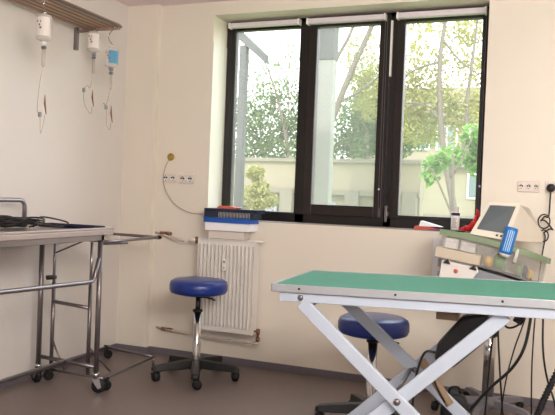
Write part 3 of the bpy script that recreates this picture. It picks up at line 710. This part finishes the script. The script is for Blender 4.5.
# ------------------------------------------------------------------ outdoors
MB().box(-30, 15, 4.7, 60, -1.2, -1.0).build('ground', 'grass', kind='structure')
t = empty('garden_wall', (-3.9, 11, -1), label='low beige garden wall with pillars seen through left and middle panes', cat='wall')
MB().box(-4.5, 2.0, 0, .3, 0, 2.82).build('wall_panel', 'garden', t)
MB().box(-4.5, 2.0, -.06, .34, 2.82, 2.88).build('wall_coping', 'concrete', t)
for x in (-1.0, -.35, .8, 1.75): MB().box(x, x+.22, -.18, 0, 0, 2.35).build('pillar', 'concrete', t)
MB().box(-4.5, 2.0, -.12, 0, 2.28, 2.36).build('ledge', 'concrete', t)
MB().box(-.75, -.45, -.05, 0, 0, 2.2).box(.0, .6, -.03, 0, 0, 2.15).build('recess_shade', 'grey_panel', t)  # grey slabs on the wall face, recess shade put into their colour
t = empty('apartment_building', (-3.5, 24, -1), label='cream apartment building with windows seen through the right pane', cat='building')
MB().box(-3.2, 7.5, 0, 5, 0, 6.2).build('facade', 'facade', t)
for z in (1.6, 3.45, 5.0): MB().box(-3.2, 7.5, -.25, 0, z, z+.22).build('balcony_slab', 'concrete', t)
for (x, z, w, h_) in ((-1.2,4.1,.75,.75), (-.1,4.1,.6,.75), (1.0,2.45,.5,.75), (-1.2,2.3,.6,.8), (1.0,4.2,.5,.7), (2.3,2.45,.6,.8)):
    f = MB().box(x-.06, x+w+.06, -.06, 0, z-.06, z+h_+.06).build('window_surround', 'plastic', t)
    MB().box(x, x+w*.46, -.08, -.05, z, z+h_).box(x+w*.54, x+w, -.08, -.05, z, z+h_).build('window_glass', 'winpane', f)

def leaves(mb, c, rad, n, size, rnd):
    for _ in range(n):
        while True:
            p = Vector((rnd.uniform(-1,1), rnd.uniform(-1,1), rnd.uniform(-1,1)))
            if p.length < 1: break
        p = Vector((p.x*rad[0], p.y*rad[1], p.z*rad[2])) + Vector(c)
        q = Matrix.Rotation(rnd.uniform(0, 6.3), 3, 'Z') @ Matrix.Rotation(rnd.uniform(-.9,.9), 3, 'X')
        s = size*rnd.uniform(.6,1.3)
        pts = [Vector((0,-s,0)), Vector((s*.55,-s*.2,.15*s)), Vector((s*.35,s*.5,0)), Vector((0,s,-.1*s)), Vector((-s*.35,s*.5,0)), Vector((-s*.55,-s*.2,.15*s))]
        mb.bm.faces.new([mb.bm.verts.new(q @ v + p) for v in pts])
def limb(mb, pts, r0, r1):
    P = smooth_path(pts, 5); n = len(P)
    mb.tube(P, r0, 8, rads=[r0+(r1-r0)*i/(n-1) for i in range(n)])
def tree(name, label, Y, trunks, fols, lm, size, seed, group='trees behind the window', dens=4.2):
    t = empty(name, (trunks[0][0][0][0], Y, -1), label=label, cat='tree' if 'shrub' not in name else 'shrub', group=group)
    o = Vector(t.location); rnd = random.Random(seed)
    tm = MB()
    for pts, r0, r1 in trunks: limb(tm, [Vector((p[0], Y+(p[2] if len(p) > 2 else 0), p[1]))-o for p in pts], r0, r1)
    tm.build('trunk', 'bark', t)
    fm = MB()
    for (x, z, rx, rz, n) in fols:
        n = int(n*dens); leaves(fm, Vector((x, Y+.3, z))-o, (rx, rx*1.1, rz), n, size, rnd)
    fm.build('foliage', lm, t)
    return t
tr = tree('slender_tree', 'slender forked tree with yellow green leaves in the right pane', 9,
     [([(-1.10,-1), (-1.10,.6), (-1.12,1.15), (-1.24,1.7), (-1.33,2.28), (-1.37,3.06), (-1.32,3.64), (-1.3,4.6)], .055, .02),
      ([(-1.19,1.53), (-1.02,1.96), (-1.0,2.6), (-.95,3.18), (-.9,3.9)], .035, .012),
      ([(-1.37,3.04), (-1.63,2.97), (-1.95,2.8)], .018, .008), ([(-1.34,3.32), (-1.12,3.05), (-.88,2.86)], .018, .008), ([(-1.33,2.3), (-1.6,2.5), (-1.9,2.5)], .018, .008)],
     [(-1.7,3.08,.35,.3,150), (-1.25,3.25,.3,.3,60), (-1.5,2.55,.35,.3,230), (-.97,2.41,.35,.3,160), (-1.85,2.6,.3,.4,240), (-1.7,2.2,.3,.25,170), (-.93,3.05,.25,.3,60), (-1.01,3.5,.3,.2,90), (-1.6,3.6,.4,.25,90), (-1.15,2.75,.4,.4,120), (-1.2,2.1,.3,.3,70)],
     'leafY', .036, 1)
tree('young_maple', 'young maple with large bright green leaves low in the right pane', 7, dens=2.2, trunks=
     [([(-.80,-1), (-.82,.4), (-.88,1.3), (-.9,1.7)], .03, .012), ([(-.84,1.0), (-1.05,1.45), (-1.15,1.6)], .012, .006), ([(-.88,1.5), (-.72,1.85)], .012, .006)],
     fols=[(-1.12,1.62,.16,.10,50), (-.90,1.70,.22,.10,75), (-.70,1.62,.12,.14,60), (-.74,1.90,.13,.14,60), (-1.17,1.48,.10,.10,26), (-.66,1.78,.10,.2,50)], lm='leafG', size=.048, seed=2)
tree('leaning_tree', 'tree with bare leaning branches behind the middle pane', 10,
     [([(-3.3,-1), (-3.3,.8), (-3.2,2.0), (-3.12,2.4), (-2.83,3.17), (-2.55,3.82), (-2.3,4.5)], .08, .03),
      ([(-3.22,2.1), (-3.25,2.8), (-3.10,3.3), (-2.9,3.68), (-2.7,4.2)], .04, .02), ([(-3.2,2.2), (-3.08,2.62), (-2.72,2.83), (-2.3,3.15)], .03, .012)],
     [(-2.75,3.3,.35,.5,210), (-2.6,2.8,.3,.4,210)], 'leafY', .038, 3)
tree('bushy_tree', 'dense green tree above the wall in the middle pane', 13.5,
     [([(-3.4,-1), (-3.4,1.5), (-3.5,3.0)], .1, .04)],
     [(-3.75,2.9,.55,.5,420), (-3.3,3.0,.6,.5,420), (-3.55,2.35,.6,.3,380), (-3.0,2.4,.5,.35,340), (-4.1,2.3,.4,.4,240), (-3.4,3.6,.6,.5,240), (-2.5,2.6,.5,.4,260)], 'leafD', .05, 4)
tree('pale_tree', 'pale green tree with thin branches behind the left pane', 12,
     [([(-4.5,-1), (-4.5,1.2), (-4.63,2.29), (-4.89,3.23), (-5.19,3.91)], .05, .012), ([(-4.62,2.3), (-4.6,3.0), (-4.7,3.6)], .02, .008), ([(-4.75,2.8), (-5.1,3.1)], .015, .006)],
     [(-5.25,3.1,.4,.35,150), (-4.8,3.2,.35,.35,110), (-5.1,2.6,.5,.35,330), (-4.5,2.65,.4,.35,280), (-5.45,2.15,.4,.35,300), (-4.85,2.15,.5,.3,330), (-4.3,3.1,.25,.3,80), (-5.7,2.75,.4,.4,260), (-5.3,3.7,.4,.4,60), (-4.6,3.8,.4,.4,40)], 'leafD', .045, 5)
tree('garden_shrub', 'yellow green shrub in the lower corner of the left pane', 8.5,
     [([(-3.75,-1), (-3.78,.6), (-3.8,1.2)], .02, .006)],
     [(-3.84,1.52,.14,.12,110), (-3.76,1.30,.16,.14,140), (-3.66,1.15,.18,.12,120), (-3.95,1.1,.2,.25,160), (-3.75,.8,.3,.3,200)], 'leafY', .032, 6)
t = empty('reflected_strip', (-1.86, 5.7, -1), label='pale grey upright added as the strip reflected in the middle pane', cat='post')  # added upright copying a grey strip taken for a pane reflection
MB().box(-.085, .075, 0, .12, 0, 3.95).build('shaft', 'pale_strip', t, .01)
MB().box(-.09, .08, -.01, .13, 3.42, 3.95).build('collar', 'grey_post_strip', t, .01)
t = empty('awning_post', (-2.80, 6, -1), label='slim grey post with slanted arm outside the left pane', cat='post')
MB().box(-.035, .035, 0, .08, 0, 3.66).build('shaft', 'grey_post_strip', t, .005)
MB().prism([(-.05,3.72), (-.03,3.80), (.24,3.56), (.24,3.48)], -.01, .09).build('slanted_arm', 'grey_post_strip', t)

# ------------------------------------------------------------------ camera
cam = bpy.data.cameras.new('camera'); co = bpy.data.objects.new('camera', cam); COL.objects.link(co)
yaw, pit, rol = R(-21.59), R(-.87), R(2.23)
f = Vector((math.sin(yaw)*math.cos(pit), math.cos(yaw)*math.cos(pit), math.sin(pit)))
r = Vector((math.cos(yaw), -math.sin(yaw), 0)); u = r.cross(f)
r2 = r*math.cos(rol)+u*math.sin(rol); u2 = u*math.cos(rol)-r*math.sin(rol)
mw = Matrix((r2, u2, -f)).transposed().to_4x4(); mw.translation = (0, 0, 1.2)
co.matrix_world = mw
cam.sensor_fit = 'HORIZONTAL'; cam.sensor_width = 36; cam.lens = 680/555*36; cam.clip_start = .05; cam.clip_end = 200
bpy.context.scene.camera = co

# ------------------------------------------------------------------ light
w = bpy.data.worlds.new('world'); bpy.context.scene.world = w; w.use_nodes = True
nt = w.node_tree; bg = nt.nodes['Background']
tc = nt.nodes.new('ShaderNodeTexCoord'); sp = nt.nodes.new('ShaderNodeSeparateXYZ'); cr = nt.nodes.new('ShaderNodeValToRGB')
nt.links.new(tc.outputs['Generated'], sp.inputs[0]); nt.links.new(sp.outputs['Z'], cr.inputs[0]); nt.links.new(cr.outputs[0], bg.inputs['Color'])
cr.color_ramp.elements[0].color = (1, 1, .97, 1); cr.color_ramp.elements[1].color = (.78, .88, 1, 1); cr.color_ramp.elements[1].position = .8
bg.inputs['Strength'].default_value = 4.5
def light(name, kind, loc, target, power, color, size=None, sy=None, spread=None):
    l = bpy.data.lights.new(name, kind); l.energy = power; l.color = color
    if kind == 'AREA':
        l.size = size
        if sy: l.shape = 'RECTANGLE'; l.size_y = sy
    elif kind == 'POINT': l.shadow_soft_size = size
    elif kind == 'SUN': l.angle = size
    o = bpy.data.objects.new(name, l); COL.objects.link(o); o.location = loc
    o.rotation_euler = (Vector(target)-Vector(loc)).to_track_quat('-Z', 'Y').to_euler()
    return o
light('sun', 'SUN', (10, -10, 20), (-3, 12, 0), 3.5, (1, .96, .88), R(3))
light('ceiling_fill', 'AREA', (1.0, .3, 2.5), (-1.5, 4.4, 2.15), 182, (1, .945, .875), 1.8, 1.2)  # added fill lamp brightening the upper walls, not a fixture
light('camera_flash', 'POINT', (.05, .0, 1.29), (0, 1, 1), 40, (.95, .97, 1), .02)

sc = bpy.context.scene
sc.view_settings.view_transform = 'Standard'
sc.view_settings.look = 'None'
sc.view_settings.exposure = 0
